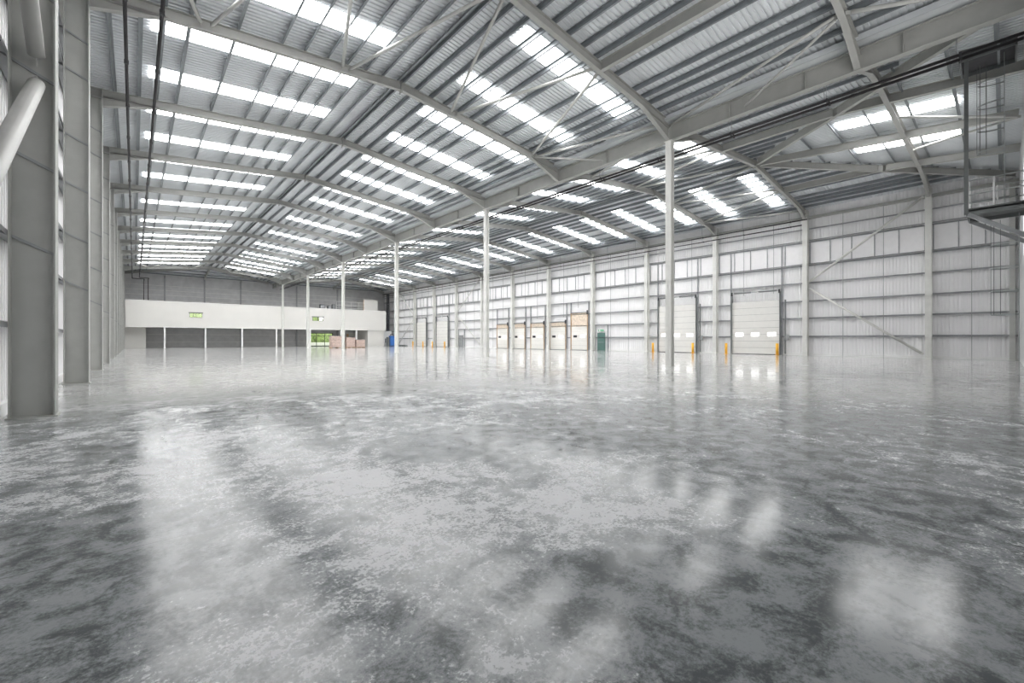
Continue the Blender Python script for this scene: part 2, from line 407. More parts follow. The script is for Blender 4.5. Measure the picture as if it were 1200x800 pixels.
# frame 0 : runs up to the hip, across it and down
y = FY[0]
t = thing('hip_frame_rafter', (R2, y, 12.3), 'steel rafter nearest the camera in the right roof span, level across the hip', 'rafter')
xa, xc = hipx(R2, V, y), hipx(R2, 42.4, y)
for p, q in ((V, xa), (xa, xc), (xc, 42.4)):
    MB().ibeam(on_roof(p + (.02 if p == V else 0), y, DR), on_roof(q, y, DR), .40, .2, tf=.018).build('beam', 'beam', t)
haunch(V + 2.2, zsheet(V + 2.2, y) - DR, V, VB + .01, zsheet(V + 2.2, y) - .3, zsheet(V + .02, y) - .3, y).build('haunch', 'beam', t)
haunch(40.5, zsheet(40.5, y) - DR, 42.4, zsheet(42.4, y) - DR - .4, zsheet(40.5, y) - .4, zsheet(42.4, y) - .4, y).build('haunch', 'beam', t)
t = thing('hip_frame_rafter', (16, y, 12.3), 'steel rafter nearest the camera in the left span, meeting the valley beam', 'rafter')
xa = hipx(R1, V, y)
MB().ibeam(on_roof(xa, y, DR), on_roof(V - .02, y, DR), .40, .2, tf=.018).build('beam', 'beam', t)
haunch(V - 2.2, zsheet(V - 2.2, y) - DR, V, VB + .01, zsheet(V - 2.2, y) - .3, zsheet(V - .02, y) - .3, y).build('haunch', 'beam', t)
# hip and jack rafters, near end right span
def hipbeam(p, q, label, name='hip_rafter', d=.40, w=.2, mt='beam'):
    p, q = Vector(p), Vector(q); e = (q - p).normalized(); p = p + e * (.36 if name == 'hip_rafter' else .11); q = q - e * (.15 if name == 'hip_rafter' else .02)
    o = MB().ibeam(p, q, d, w, tf=.018).build(name, mt); return tag(o, label, 'rafter')
Yg = Y0 + .05
hipbeam(on_roof(R2, FY[1], DR), on_roof(V + .75, Yg + .4, DR), 'deep hip rafter from right span ridge end down to the valley, upper right')
hipbeam(on_roof(R2, FY[1], DR), on_roof(R2, Yg, DR), 'middle rafter running from the right span ridge end down the near hip')
hipbeam(on_roof(R2, FY[1], DR), on_roof(42.9, Yg, DR), 'hip rafter from the right span ridge end towards the near right corner')
for x, lab in ((26.2, 'valley side'), (36.9, 'door wall side')):
    tt = abs(x - R2) / (R2 - V if x < R2 else 42.4 - R2); yh = FY[1] + (Y0 - FY[1]) * tt
    o = hipbeam((x, FY[1], fz(x, R2)), (x, yh, zsheet(x, yh) - DR), f'level strut from first right span rafter to the near hip, {lab}', 'roof_strut'); o['category'] = 'strut'
    hipbeam((x, yh, zsheet(x, yh) - DR), on_roof(x, Yg, DR), f'short jack rafter down the near hip of the right span, {lab}', 'jack_rafter')
x = 14.57; o = hipbeam((x, FY[1], fz(x, R1)), (x, 5.7, fz(x, R1) - .02), 'deep strut from the first left span rafter out through the top edge', 'roof_strut'); o['category'] = 'strut'
# far hips
for r, xa, xb, sp in ((R1, -1.6, V, 'left'), (R2, V, 42.9, 'right')):
    hipbeam(on_roof(r, FY[11], DR), on_roof(xa + (.7 if xa == V else .02), Y1 - .5, DR), f'left hand hip rafter at the far end of the {sp} roof span')
    hipbeam(on_roof(r, FY[11], DR), on_roof(r, Y1 - .6, DR), f'middle hip rafter at the far end of the {sp} roof span')
    hipbeam(on_roof(r, FY[11], DR), on_roof(xb - (.7 if xb == V else .02), Y1 - .5, DR), f'right hand hip rafter at the far end of the {sp} roof span')

# ------------------------------------------------------------------ valley beam and gutter
ys = [Y0 + .02] + [FY[k] for k in VCOL] + [Y1 - .02]
for i, (a, b) in enumerate(zip(ys, ys[1:])):
    lab = f'{NUM[i]} length of the deep beam between the roof spans, counted from camera'
    t = thing('valley_beam', (V, (a + b) / 2, VB), lab, 'beam', 'lengths of the valley beam')
    vb = MB().ibeam((V, a + .004, VB + .003), (V, b - .004, VB + .003), .78, .30, tf=.028).build('beam', 'beam', t)
    for j in range(1, 4):
        yy = a + (b - a) * j / 4
        MB().box((V - .14, yy - .006, VB + .03), (V + .14, yy + .006, VB + .75)).build('stiffener', 'beam', vb)
g = MB()
g.box((V - .5, Y0, 12.16), (V + .5, Y1, 12.2)).box((V - .52, Y0, 12.16), (V - .48, Y1, 12.38)).box((V + .48, Y0, 12.16), (V + .52, Y1, 12.38))
tag(g.build('valley_gutter', 'sheet'), 'pale metal gutter trough lying above the valley beam', 'gutter')

# ------------------------------------------------------------------ purlins
OFF = [.09, .83, 1.61, 2.4, 3.2, 4.05, 4.87, 6.3, 7.65, 8.35, 8.95, 9.75]
def zed(s):     # Z purlin outline, up = +
    t = .012; w = .07 * s; h = .175
    return [(0, 0), (w, 0), (w, t), (t * s, t), (t * s, h), (-w, h), (-w, h - t), (0, h - t)]
for nm, xe, r in (('left slope of left span', XL, R1), ('right slope of left span', V, R1), ('left slope of right span', V, R2), ('right slope of right span', XR, R2)):
    w = abs(xe - r); s = 1 if xe > r else -1
    for i, d in enumerate(OFF):
        d = d * w / 10.87
        ya = FY[1] - (FY[1] - Y0) * d / w; yb = FY[11] + (Y1 - FY[11]) * d / w
        x = r + s * d; z = ZS - K * d - .205
        o = MB().ext(zed(s), (x, ya, z), (x, yb, z)).build('purlin', 'purlin')
        tag(o, f'galvanised roof purlin, {ORD[i]} down from the ridge on the {nm}', 'purlin', f'purlins on the {nm}')
for i, y in enumerate((9.5, 7.9, 6.3, 4.7, 3.1, 1.5, .2)):
    xa, xb = hipx(R2, V, y), hipx(R2, XR, y); z = zsheet(R2, y) - .205
    o = MB().ext(zed(1), (xa, y, z), (xb, y, z)).build('hip_purlin', 'purlin')
    tag(o, f'galvanised purlin across the near hip of the right span, {ORD[i]} down from its ridge end', 'purlin', 'purlins across the near hip')
for r, xe0, xe1, sp in ((R1, XL, V, 'left'), (R2, V, XR, 'right')):
    for i, tt in enumerate((.25, .5, .75, .95)):
        y = FY[11] + (Y1 - FY[11]) * tt
        xa, xb = r + (xe0 - r) * tt, r + (xe1 - r) * tt; z = min(zsheet(r - .01, y), zsheet(r + .01, y)) - .215
        o = MB().ext(zed(1), (xa, y, z), (xb, y, z)).build('hip_purlin', 'purlin')
        tag(o, f'galvanised purlin across the far hip of the {sp} span, {ORD[i]} down', 'purlin', 'purlins across the far hips')

# ------------------------------------------------------------------ rooflights
def rooflight(pts_fn, rng, label, group, org0=Y0):
    m = MB(); c0, c1 = pts_fn(rng[0]), pts_fn(rng[1])
    m.poly([(p[0], p[1], p[2] - .022) for p in (c0[0], c0[1], c1[1], c1[0])], (0, 0, .012))
    return tag(m.build('rooflight', 'light'), label, 'rooflight', group)
for nm, r, s, d0, d1 in (('left slope of left span', R1, -1, 1.65, 8.9), ('right slope of left span', R1, 1, 1.98, 9.1),
                         ('left slope of right span', R2, -1, 1.9, 8.8), ('right slope of right span', R2, 1, 1.98, 9.2)):
    for k in range(1, 11):
        for j, (o0, o1) in enumerate(((.95, 1.95), (4.7, 5.7))):
            ya, yb = FY[k] + o0, FY[k] + o1
            fn = lambda t, r=r, s=s, d0=d0, d1=d1: ((r + s * d0, t, ZS - K * d0), (r + s * d1, t, ZS - K * d1))
            rooflight(fn, (ya, yb), f'bright rooflight, {("nearer", "farther")[j]} of two in the {NUM[k-1]} bay, {nm}', f'rooflights on the {nm}')
for x0, x1, lab in ((28.65, 29.65, 'valley side'), (33.15, 34.15, 'door wall side')):
    fn = lambda t: ((t, 1.5, zsheet(R2, 1.5)), (t, 6.1, zsheet(R2, 6.1)))
    rooflight(fn, (x0, x1), f'bright white rooflight strip in the near hip at upper right, {lab}', 'rooflights in the near hip', V)

# ------------------------------------------------------------------ bracing
def brace(p, q, r, label, group, mt='tube'):
    t = thing('bracing_tube', p, label, 'brace', group)
    p, q = Vector(p), Vector(q); d = (q - p).normalized()
    e = d * .12
    MB().tube(p + e, q - e, r, 14).build('tube', mt, t, smooth=True)
    for a, b in ((p - d * .04, p + d * .24), (q - d * .24, q + d * .04)): MB().bar(a, b, .012, r * 1.9).build('end_plate', mt, t)
def zig(r, w0, w1, ka, kb, sp, where):
    """zig-zag of tubes in the roof plane between frames ka and kb"""
    xs = [r - w0 * f for f in (.97, .75, .5, .25)] + [r + .0] + [r + w1 * f for f in (.25, .5, .75, .97)]
    fr = [kb, ka, kb, ka, ka, ka, kb, ka, kb]
    pts = []
    seq = [(r - w0 * .97, ka), (r - w0 * .72, kb), (r - w0 * .48, ka), (r - w0 * .25, kb), (r, ka), (r + w1 * .26, kb), (r + w1 * .475, ka), (r + w1 * .78, kb), (r + w1 * .97, ka)]
    for i, ((x0, a), (x1, b)) in enumerate(zip(seq, seq[1:])):
        z = lambda x: fz(x, r) + .16
        y0 = FY[a] + (.14 if a == ka else -.14); y1 = FY[b] + (.14 if b == ka else -.14); x0 += .14; x1 -= .14
        brace((x0, y0, z(x0)), (x1, y1, z(x1)), .065, f'roof bracing tube, {where} zigzag of the {sp} span, {ORD[i]} from its left end', f'roof bracing of the {sp} span, {where}')
zig(R1, 10.4, 10.9, 1, 2, 'left', 'nearest')
zig(R2, 11.1, 11.0, 1, 2, 'right', 'nearest')
zig(R1, 10.4, 10.9, 10, 11, 'left', 'farthest')
zig(R2, 11.1, 11.0, 10, 11, 'right', 'farthest')
# tubes beside the valley beam
brace((17.9, FY[2] - .1, fz(17.9, R1) + .1), (V - .16, FY[1] + 4.0, VB + .25), .05, 'thin tie tube from the second left span rafter to the middle of the valley beam', 'ties to the valley beam')
brace((17.9, FY[0] + .1, zsheet(17.9, FY[0]) - DR + .2), (V - .2, FY[1] - .2, 12.0), .06, 'upper of two pale tubes running from the near rafter beside the valley beam', 'ties to the valley beam')
brace((17.9, FY[0] + .1, zsheet(17.9, FY[0]) - DR + .1), (V - .16, FY[0] + 3.9, VB + .25), .05, 'lower thin tube from the near rafter down to the valley beam web', 'ties to the valley beam')
brace((18.0, FY[0] - .1, zsheet(18.0, FY[0]) - DR + .2), (V - .2, Y0 + .2, 12.05), .07, 'pale tube from the near rafter towards the near gable at top right', 'ties to the valley beam')
brace((28.5, FY[0] - .11, 12.35), (31.1, Y0 + .15, 11.75), .06, 'upper pale tube in the near hip by the rooflights', 'hip bracing')
brace((34.0, FY[0] - .11, 12.35), (31.7, Y0 + .15, 11.95), .06, 'lower pale tube in the near hip by the rooflights', 'hip bracing')
# wall K braces
def kbrace(side, ka, kb, r, where):
    x = -1.25 if side == 'left' else 42.7
    ya, yb = FY[ka], FY[kb]; s = 1 if yb > ya else -1
    wl = 'left wall' if side == 'left' else 'loading door wall'; mtw = 'tube' if side == 'left' else 'steel_w'
    brace((x, ya + s * .14, 6.1), (x, yb - s * .3, 11.6), r, f'upper diagonal bracing tube in the {where} braced bay of the {wl}', f'diagonal wall bracing on the {wl}', mtw)
    brace((x, ya + s * .14, 5.75), (x, yb - s * .3, .3), r, f'lower diagonal bracing tube in the {where} braced bay of the {wl}', f'diagonal wall bracing on the {wl}', mtw)
kbrace('left', 1, 0, .11, 'nearest'); kbrace('right', 1, 0, .085, 'nearest'); kbrace('right', 8, 7, .085, 'middle'); kbrace('right', 10, 11, .085, 'farthest')
# left column 0 foot stands just outside the frame and is left out

# ------------------------------------------------------------------ wall rails, rods and panels
for side, x0, x1 in (('left', XL + .01, XL + .21), ('right', XR - .2, XR - .01)):
    for i, z in enumerate(RAILZ):
        m = MB(); t = .014
        a, b = Y0 + .05, Y1 - .05
        m.box((x0, a, z), (x1, b, z + t)); xin = x1 if side == 'left' else x0
        m.box((min(xin, xin + (.012 if side == 'right' else -.012)), a, z - .07), (max(xin, xin + (.012 if side == 'right' else -.012)), b, z + t))
        m.box((x0 if side == 'left' else x1 - .012, a, z), (x0 + .012 if side == 'left' else x1, b, z + .07))
        if z in (7.61, 9.59): m.box((x0, a, z + .16), (x1, b, z + .174)).box((xin - .006, a, z + .1), (xin + .006, b, z + .174))
        wl = 'left wall behind the columns' if side == 'left' else 'loading door wall'
        tag(m.build('wall_rail', 'rail'), f'galvanised horizontal rail, {ORD[i]} up from the floor on the {wl}', 'rail', f'horizontal rails on the {wl}')
m = MB().box((XR - .28, Y0, 11.55), (XR - .03, Y1, 11.75)); tag(m.build('eaves_beam', 'beam'), 'grey eaves beam along the top of the loading door wall', 'beam')
m = MB().box((XL + .03, Y0, 11.6), (XL + .28, Y1, 11.8)); tag(m.build('eaves_beam', 'beam'), 'grey eaves beam along the top of the left wall', 'beam')
DOORS_BIG = [(13.13, 17.14, 4.85), (20.68, 24.8, 4.95), (66.66, 70.62, 4.78), (74.41, 78.12, 4.77)]
DOCK = [(34.6, 37.31, 4.8), (38.25, 41.11, 3.72), (42.26, 44.92, 3.7), (46.16, 48.73, 3.75), (49.99, 52.58, 3.74)]
def in_door(y):
    for a, b, z in DOORS_BIG + DOCK:
        if a - .3 < y < b + .3: return z + .6
    if 31.7 < y < 33.3 or 61.8 < y < 63.7: return 3.2
    return 0.0
for k in range(0, 13):
    ya = FY[k - 1] if k else Y0; yb = FY[k]
    fr = (.5,) if k == 0 else (1 / 3, 2 / 3)
    for j, f in enumerate(fr):
        yy = ya + (yb - ya) * f; z0 = in_door(yy)
        o = MB().box((XR - .245, yy - .018, max(z0, 0)), (XR - .215, yy + .018, 11.5)).build('sag_rod', 'rod')
        w = 'only' if k == 0 else ('nearer', 'farther')[j]
        tag(o, f'thin vertical rod, {w} one in the {NUM[k]} bay along the loading door wall', 'rod', 'vertical rods on the loading door wall')
    # band of smooth panels between the fifth and sixth rails
    t = thing('panel_band', (XR - .1, (ya + yb) / 2, 7.75), f'smooth white upper panels in the {NUM[k]} bay of the door wall from near corner', 'panel', 'rows of upper wall panels')
    n = 3 if k == 0 else 5
    for i in range(n):
        a = ya + .22 + (yb - ya - .44) * i / n; b = ya + .22 + (yb - ya - .44) * (i + 1) / n
        MB().box((XR - .10, a + .03, 7.79), (XR - .06, b - .03, 9.58)).build('panel', 'panel', t)
    for i in range(n + 1):
        a = ya + .22 + (yb - ya - .44) * i / n
        MB().box((XR - .17, a - .03, 7.79), (XR - .05, a + .03, 9.58)).build('mullion', 'rail', t)

# ------------------------------------------------------------------ loading doors
DN = [0]
def door_root(y, label):
    DN[0] += 1
    return thing('door_%d' % DN[0], (XR - .1, y, 0), label, 'door', kind='structure')
def big_door(a, b, h, label, n=8, vision=True):
    t = door_root((a + b) / 2, label); x = XR - .22
    for i in range(n):
        z0, z1 = h * i / n, h * (i + 1) / n
        ds = MB().box((x, a, z0 + .008), (x + .05, b, z1 - .008)).build('door_section', 'doorp', t)
        if z0 <= 1.82 < z1: vs_par = ds
    MB().box((x + .01, a, .0), (x + .06, b, h)).build('seam_backing', 'dgrey', t)
    MB().box((x - .01, a, 0), (x + .05, b, .05)).build('bottom_seal', 'dark', t)
    if vision:
        for f in (.16, .5, .84):
            yc = a + (b - a) * f
            o = MB().box((x - .012, yc - .33, 1.66), (x + .02, yc + .33, 1.98)).build('vision_panel', 'vision', vs_par); o['label'] = 'bright window in the door'
    for s, yy in ((-1, a), (1, b)):
        MB().box((x - .12, min(yy, yy + s * .1), 0), (x + .1, max(yy, yy + s * .1), h + .75)).build('guide_track', 'dgrey', t)
        MB().box((x + .02, min(yy + s * .1, yy + s * .2), 0), (x + .16, max(yy + s * .1, yy + s * .2), 9.55)).build('jamb_post', 'rail', t)
        MB().box((x - .16, yy - .06, h + .62), (x - .02, yy + .06, h + .95)).build('bearing_bracket', 'dark', t)
    MB().tube((x - .09, a, h + .85), (x - .09, b, h + .85), .045, 10).build('spring_shaft', 'rail', t)
    for f0, f1 in ((.05, .42), (.58, .95)):
        MB().tube((x - .09, a + (b - a) * f0, h + .85), (x - .09, a + (b - a) * f1, h + .85), .075, 10).build('torsion_spring', 'dgrey', t)
    MB().box((x - .1, a - .75, 1.3), (x, a - .5, 1.75)).build('control_box', 'rail', t)
    MB().bar((x - .03, a - .45, .1), (x - .03, a - .45, h), .1, .1, up=(0, 1, 0)).build('chain_guard', 'dgrey', t)
big_door(*DOORS_BIG[0], 'tall pale sectional loading door nearest the camera with three bright windows')
big_door(*DOORS_BIG[1], 'tall pale sectional loading door partly behind the nearest slim column')
big_door(*DOORS_BIG[2], 'tall pale sectional door without bright windows, nearer of the far pair', vision=False)
big_door(*DOORS_BIG[3], 'tall pale sectional door without bright windows, farther of the far pair', vision=False)
for i, (a, b, h) in enumerate(DOCK):
    lab = ['cream dock door with the tallest plywood header, nearest of five', 'second cream dock door from camera, beside the one with tall header',
           'third of the five cream dock doors counted from the camera', 'fourth of the five cream dock doors counted from the camera', 'farthest of the five cream dock doors'][i]
    t = door_root((a + b) / 2, lab); x = XR - .22; hp = 3.02
    for j in range(5):
        ds = MB().box((x, a + .05, hp * j / 5 + .006), (x + .05, b - .05, hp * (j + 1) / 5 - .006)).build('door_section', 'dockp', t)
        if j == 2: vs_par = ds
    MB().box((x + .01, a, .0), (x + .04, b, hp)).build('seam_backing', 'rail', t)
    o = MB().box((x + .02, a, hp), (x + .06, b, h)).build('header_board', 'buff', t); o['label'] = 'buff plywood header board'
    MB().box((x - .01, a, h - .03), (x + .08, b, h + .07)).build('header_angle', 'rail', t)
    o = MB().box((x - .012, a + (b - a) * .64, 1.62), (x + .02, a + (b - a) * .86, 1.92)).build('vision_panel', 'dark', vs_par); o['label'] = 'dark window in the door'
    o = MB().box((x - .012, a + (b - a) * .18, 1.62), (x + .02, a + (b - a) * .42, 1.92)).build('vision_panel', 'vision', vs_par); o['label'] = 'bright window in the door'
    for s, yy in ((-1, a), (1, b)):
        MB().box((x - .06, yy - .05, 0), (x + .1, yy + .05, h)).build('guide_track', 'wood', t)
        MB().box((x + .02, yy + s * .1 - .06, 0), (x + .16, yy + s * .1 + .06, 6.1)).build('jamb_post', 'rail', t)
    MB().box((x - .14, a - .1, h - .25), (x - .02, a + .06, h + .25)).build('bearing_bracket', 'dark', t)
    MB().tube((x - .07, a, h - .02), (x - .07, b, h - .02), .035, 8).build('spring_shaft', 'dgrey', t)
    MB().box((x - .35, a + .1, 0), (x, b - .1, .045)).build('dock_lip', 'dgrey', t)
# personnel doors
def person_door(a, b, h, mt, label):
    t = door_root((a + b) / 2, label); x = XR - .2
    leaf = MB().box((x, a, .02), (x + .05, b, h)).build('door_leaf', mt, t)
    f = MB(); f.box((x - .02, a - .07, 0), (x + .08, a, h + .07)).box((x - .02, b, 0), (x + .08, b + .07, h + .07)).box((x - .02, a - .07, h), (x + .08, b + .07, h + .07)); f.build('door_frame', mt, t)
    MB().bar((x - .05, a + .08, 1.02), (x - .05, b - .08, 1.02), .05, .05).build('push_bar', 'galv', leaf)
    p = MB(); p.box((x + .0, a - .5, 0), (x + .15, a - .42, 3.1)).box((x, b + .42, 0), (x + .15, b + .5, 3.1)); p.build('side_post', 'rail', t)
person_door(32.05, 33.0, 2.12, 'green', 'dark green fire exit door in the loading door wall')
person_door(62.1, 63.05, 2.05, 'rail', 'pale grey single door far along the loading door wall')
t = thing('exit_sign', (XR - .2, 32.5, 2.45), 'small green and white exit sign above the green fire door', 'sign')
MB().box((XR - .22, 32.1, 2.32), (XR - .19, 32.95, 2.62)).build('sign_panel', 'white', t)
g = MB(); x = XR - .222
g.box((x - .004, 32.14, 2.35), (x, 32.91, 2.59)); sf = o = g.build('sign_face', 'signg', t); o['label'] = 'green face'
g = MB(); x -= .006      # white running figure, arrow and doorway pictogram
g.box((x, 32.62, 2.37), (x + .003, 32.80, 2.57)); g.box((x, 32.36, 2.50), (x + .003, 32.42, 2.55)); g.bar((x, 32.34, 2.49), (x, 32.42, 2.44), .003, .05); g.bar((x, 32.42, 2.44), (x, 32.36, 2.37), .003, .03); g.bar((x, 32.42, 2.44), (x, 32.52, 2.39), .003, .03); g.bar((x, 32.2, 2.47), (x, 32.3, 2.47), .003, .03)
g.build('pictogram', 'white', sf)
# bollards
for i, (a, b, h) in enumerate(DOORS_BIG):
    for j, yy in enumerate((a - .05, b + .25)):
        dn = ['the nearest tall loading door', 'the tall loading door behind the slim column', 'the nearer of the far pair of tall doors', 'the farthest tall loading door'][i]
        t = thing('bollard', (42.15, yy, 0), f'yellow bollard at the {("right", "left")[j]} side of {dn}', 'bollard', 'yellow bollards guarding the loading doors')
        MB().tube((42.15, yy, .015), (42.15, yy, 1.0), .115, 20).build('post', 'yellow', t, smooth=True)
        MB().ext([(.115 * math.cos(2 * math.pi * q / 20), .115 * math.sin(2 * math.pi * q / 20)) for q in range(20)], (42.15, yy, 1.0), (42.15, yy, 1.015)).build('cap', 'yellow', t)
        MB().box((42.0, yy - .15, 0), (42.3, yy + .15, .015)).build('base_plate', 'yellow', t)

# ------------------------------------------------------------------ mezzanine at the far end
MY = 87.0; MX0, MX1, MZ0, MZ1 = -1.0, 40.45, 3.38, 7.38
HM = [(6.75, 8.45, 4.95, 5.75), (25.6, 27.6, 4.95, 5.75)]
t = thing('mezzanine', (20, MY, MZ0), 'white boarded office mezzanine across the far end on slender posts', 'mezzanine')
holed_wall(MX0, MX1, MZ0, MZ1, MY, MY + .2, HM).build('front_wall', 'plaster', t)
MB().box((MX0, MY + .2, MZ0), (MX1, Y1 - .55, MZ0 + .35)).build('floor_deck', 'plaster', t)
MB().box((MX1 - .2, MY + .2, MZ0 + .35), (MX1, Y1 - .55, MZ1)).build('end_wall', 'plaster', t)
MB().box((MX0, MY - .04, MZ0 - .10), (MX1, MY + .22, MZ0)).build('edge_beam', 'white', t)
MB().box((MX0, MY - .03, MZ1 - .03), (MX1, MY + .23, MZ1 + .04)).build('coping', 'white', t)
MB().box((MX0, MY + .2, 6.9), (MX1, Y1 - .55, 7.1)).build('office_roof', 'gable', t)
for x in (3.63, 8.9, 14.1, 19.45, 25.2, 31.0, 34.1):
    MB().box((x - .11, MY - .02, 0), (x + .11, MY + .2, MZ0 - .1)).build('post', 'white', t)
for i, (a, b, c, d) in enumerate(HM):
    w = thing('window_%d' % (i + 4), ((a + b) / 2, MY, c), f'small internal window with green view, {("left", "right")[i]} of two in the mezzanine front', 'window', kind='structure')
    f = MB(); q = .05
    f.box((a, MY - .02, c), (a + q, MY + .1, d)).box((b - q, MY - .02, c), (b, MY + .1, d)).box((a, MY - .02, c), (b, MY + .1, c + q)).box((a, MY - .02, d - q), (b, MY + .1, d)).box(((a + b) / 2 - .02, MY, c), ((a + b) / 2 + .02, MY + .1, d))
    wf = f.build('window_frame', 'dgrey', w)
    o = MB().box((a - .1, MY - .05, d - .12), (b + .1, MY + .0, d + .06)).build('blind_box', 'dgrey', w); o['label'] = 'dark blind box'
    MB().box((a + q, MY + .04, c + q), (b - q, MY + .05, d - q)).build('window_pane', 'glass', wf)
# rooms below the mezzanine
m = MB().box((-1.5, MY + 2.6, 0), (1.42, Y1 - .6, MZ0 - .02)); tag(m.build('store_room', 'plaster'), 'plain beige store room wall under the left end of the mezzanine', 'room')
t = thing('core_room', (38.5, MY + .3, 0), 'white core room under the right end of the mezzanine', 'room')
MB().box((36.6, MY + .3, 0), (40.2, Y1 - .6, MZ0 - .02)).build('walls', 'plaster', t)
MB().box((40.2, MY + .9, .05), (40.22, MY + 1.8, 2.1)).build('room_door', 'dgrey', t)
t = thing('door_%d' % (DN[0] + 1), (35.4, Y1 - .2, 0), 'pale double door with wood frame beneath the right part of the mezzanine', 'door', kind='structure')
MB().box((34.9, Y1 - .12, 0), (36.6, Y1 - .05, 2.9)).build('door_leaf', 'doorp', t)
MB().box((34.5, Y1 - .14, 0), (34.9, Y1 - .03, 2.6)).build('door_frame', 'wood', t)
# far wall rails and posts
for i, z in enumerate((.9, 2.2, 8.0, 8.8, 9.6, 10.4)):
    for a, b in ((MX0, 26.6), (31.7, 36.5)) if z < 3 else ((MX0, 40.4),):
        nm = ('lower', 'upper')[i] if z < 3 else ['lowest', 'second', 'third', 'topmost'][i - 2]
        where = ('left of' if a < 20 else 'right of') + ' the glazed entrance' if z < 3 else 'above the mezzanine'
        tag(MB().box((a, Y1 - .12, z), (b, Y1 - .01, z + .07)).build('wall_rail', 'steel_w'), f'{nm} horizontal rail on the far gable wall {where}', 'rail', 'horizontal rails on the far gable')
GX = [3.9, 9.4, 14.9, 24.5, 32.5]
for i, x in enumerate(GX):
    t = thing('gable_column', (x, Y1 - .3, 0), f'steel column on the far gable wall, {ORD[i]} from the left', 'column', 'columns on the far gable')
    MB().ibeam((x, Y1 - .3, 0), (x, Y1 - .3, zsheet(x, Y1) + .0 - .3), .25, .22, up=(0, 1, 0)).build('shaft', 'rail', t)
    MB().bar((x, Y1 - .2, zsheet(x, Y1) - .45), (x, Y1 - 1.6, zsheet(x, Y1 - 1.6) - .65), .12, .12).build('knee', 'tube', t)
# mezzanine roof top items
t = thing('plant_room', (38.3, 90.5, 7.1), 'pale box room standing on top of the mezzanine at its right end', 'room')
MB().box((36.6, 89.3, 7.11), (39.6, Y1 - .6, 9.75)).build('walls', 'plaster', t)
MB().box((36.5, 89.2, 9.75), (39.7, Y1 - .5, 9.85)).build('roof_slab', 'plaster', t)
MB().box((36.5, 89.25, 7.11), (36.62, 89.6, 9.75)).build('corner_trim', 'buff', t)
t = thing('handrail', (33, 88, 7.1), 'white handrail on top of the mezzanine left of the box room', 'handrail')
for z in (7.75, 8.3, 9.0): MB().tube((30.6, 88.3, z), (36.4, 88.3, z), .035, 8).build('rail', 'white', t)
for x in (30.6, 32.0, 33.5, 35, 36.4): MB().tube((x, 88.3, 7.1), (x, 88.3, 9.0), .035, 8).build('upright', 'white', t)
for i, (x, w, h) in enumerate(((28.0, .9, 1.2), (29.4, .7, 1.0), (30.2, .6, 1.35))):
    t = thing('plant_unit', (x, 89.0, 7.1), f'{("left", "middle", "right")[i]} of three small dark units on the mezzanine top', 'unit', 'small units on the mezzanine top')
    MB().box((x - w / 2, 88.7, 7.15), (x + w / 2, 89.3, 7.1 + h)).build('casing', 'dgrey', t)
    MB().box((x - w / 2 + .08, 88.68, 7.3), (x + w / 2 - .08, 88.7, 7.1 + h - .12)).build('grille', 'rail', t)
# dark duct and box at the far right corner
t = thing('service_duct', (41.6, 88.3, 3.2), 'black vertical duct in the far right corner beside the mezzanine', 'duct')
MB().box((41.35, 88.3, 3.21), (41.85, 88.7, 11.2)).build('duct', 'dark', t)
for z in (5, 7, 9): MB().box((41.3, 88.25, z), (41.9, 88.75, z + .08)).build('joint_band', 'dgrey', t)
t = thing('equipment_cabinet', (41.6, 88.4, 0), 'white cabinet beneath the black duct in the far right corner', 'cabinet')
MB().box((40.6, 88.2, .0), (42.3, 88.9, 3.2)).build('casing', 'white', t)
MB().box((40.8, 88.17, .7), (41.0, 88.2, 1.6)).build('switch_panel', 'dark', t)
t = thing('blue_cabinet', (41.7, 86.9, 0), 'upright blue plastic cabinet with a black hose, far right corner', 'cabinet')
MB().box((41.2, 86.5, .08), (42.3, 87.3, 2.05)).build('body', 'blue', t)
MB().box((41.25, 86.55, 0), (42.25, 87.25, .08)).build('base', 'dark', t)
MB().box((41.15, 86.45, 2.05), (42.35, 87.35, 2.15)).build('lid', 'blue', t)
MB().path([(41.75 + .45 * math.cos(a), 86.9, 2.13 + .45 * math.sin(a)) for a in [math.pi * i / 10 for i in range(11)]], .06).build('hose', 'dark', t)
t = thing('dark_post_box', (40.9, 86.8, 0), 'narrow dark brown cabinet standing left of the blue one', 'cabinet')
MB().box((40.6, 86.5, .05), (41.0, 87.1, 1.9)).build('body', 'dgrey', t); MB().box((40.62, 86.52, 0), (40.98, 87.08, .05)).build('base', 'dark', t)
t = thing('low_ramp', (42.1, 82.5, 0), 'low dark ramp lying against the far end of the loading door wall', 'ramp')
MB().poly([(41.8, 80.6, 0), (41.8, 84.0, 0), (41.8, 84.0, .28), (41.8, 81.0, .28)], (.5, 0, 0)).build('deck', 'dgrey', t)
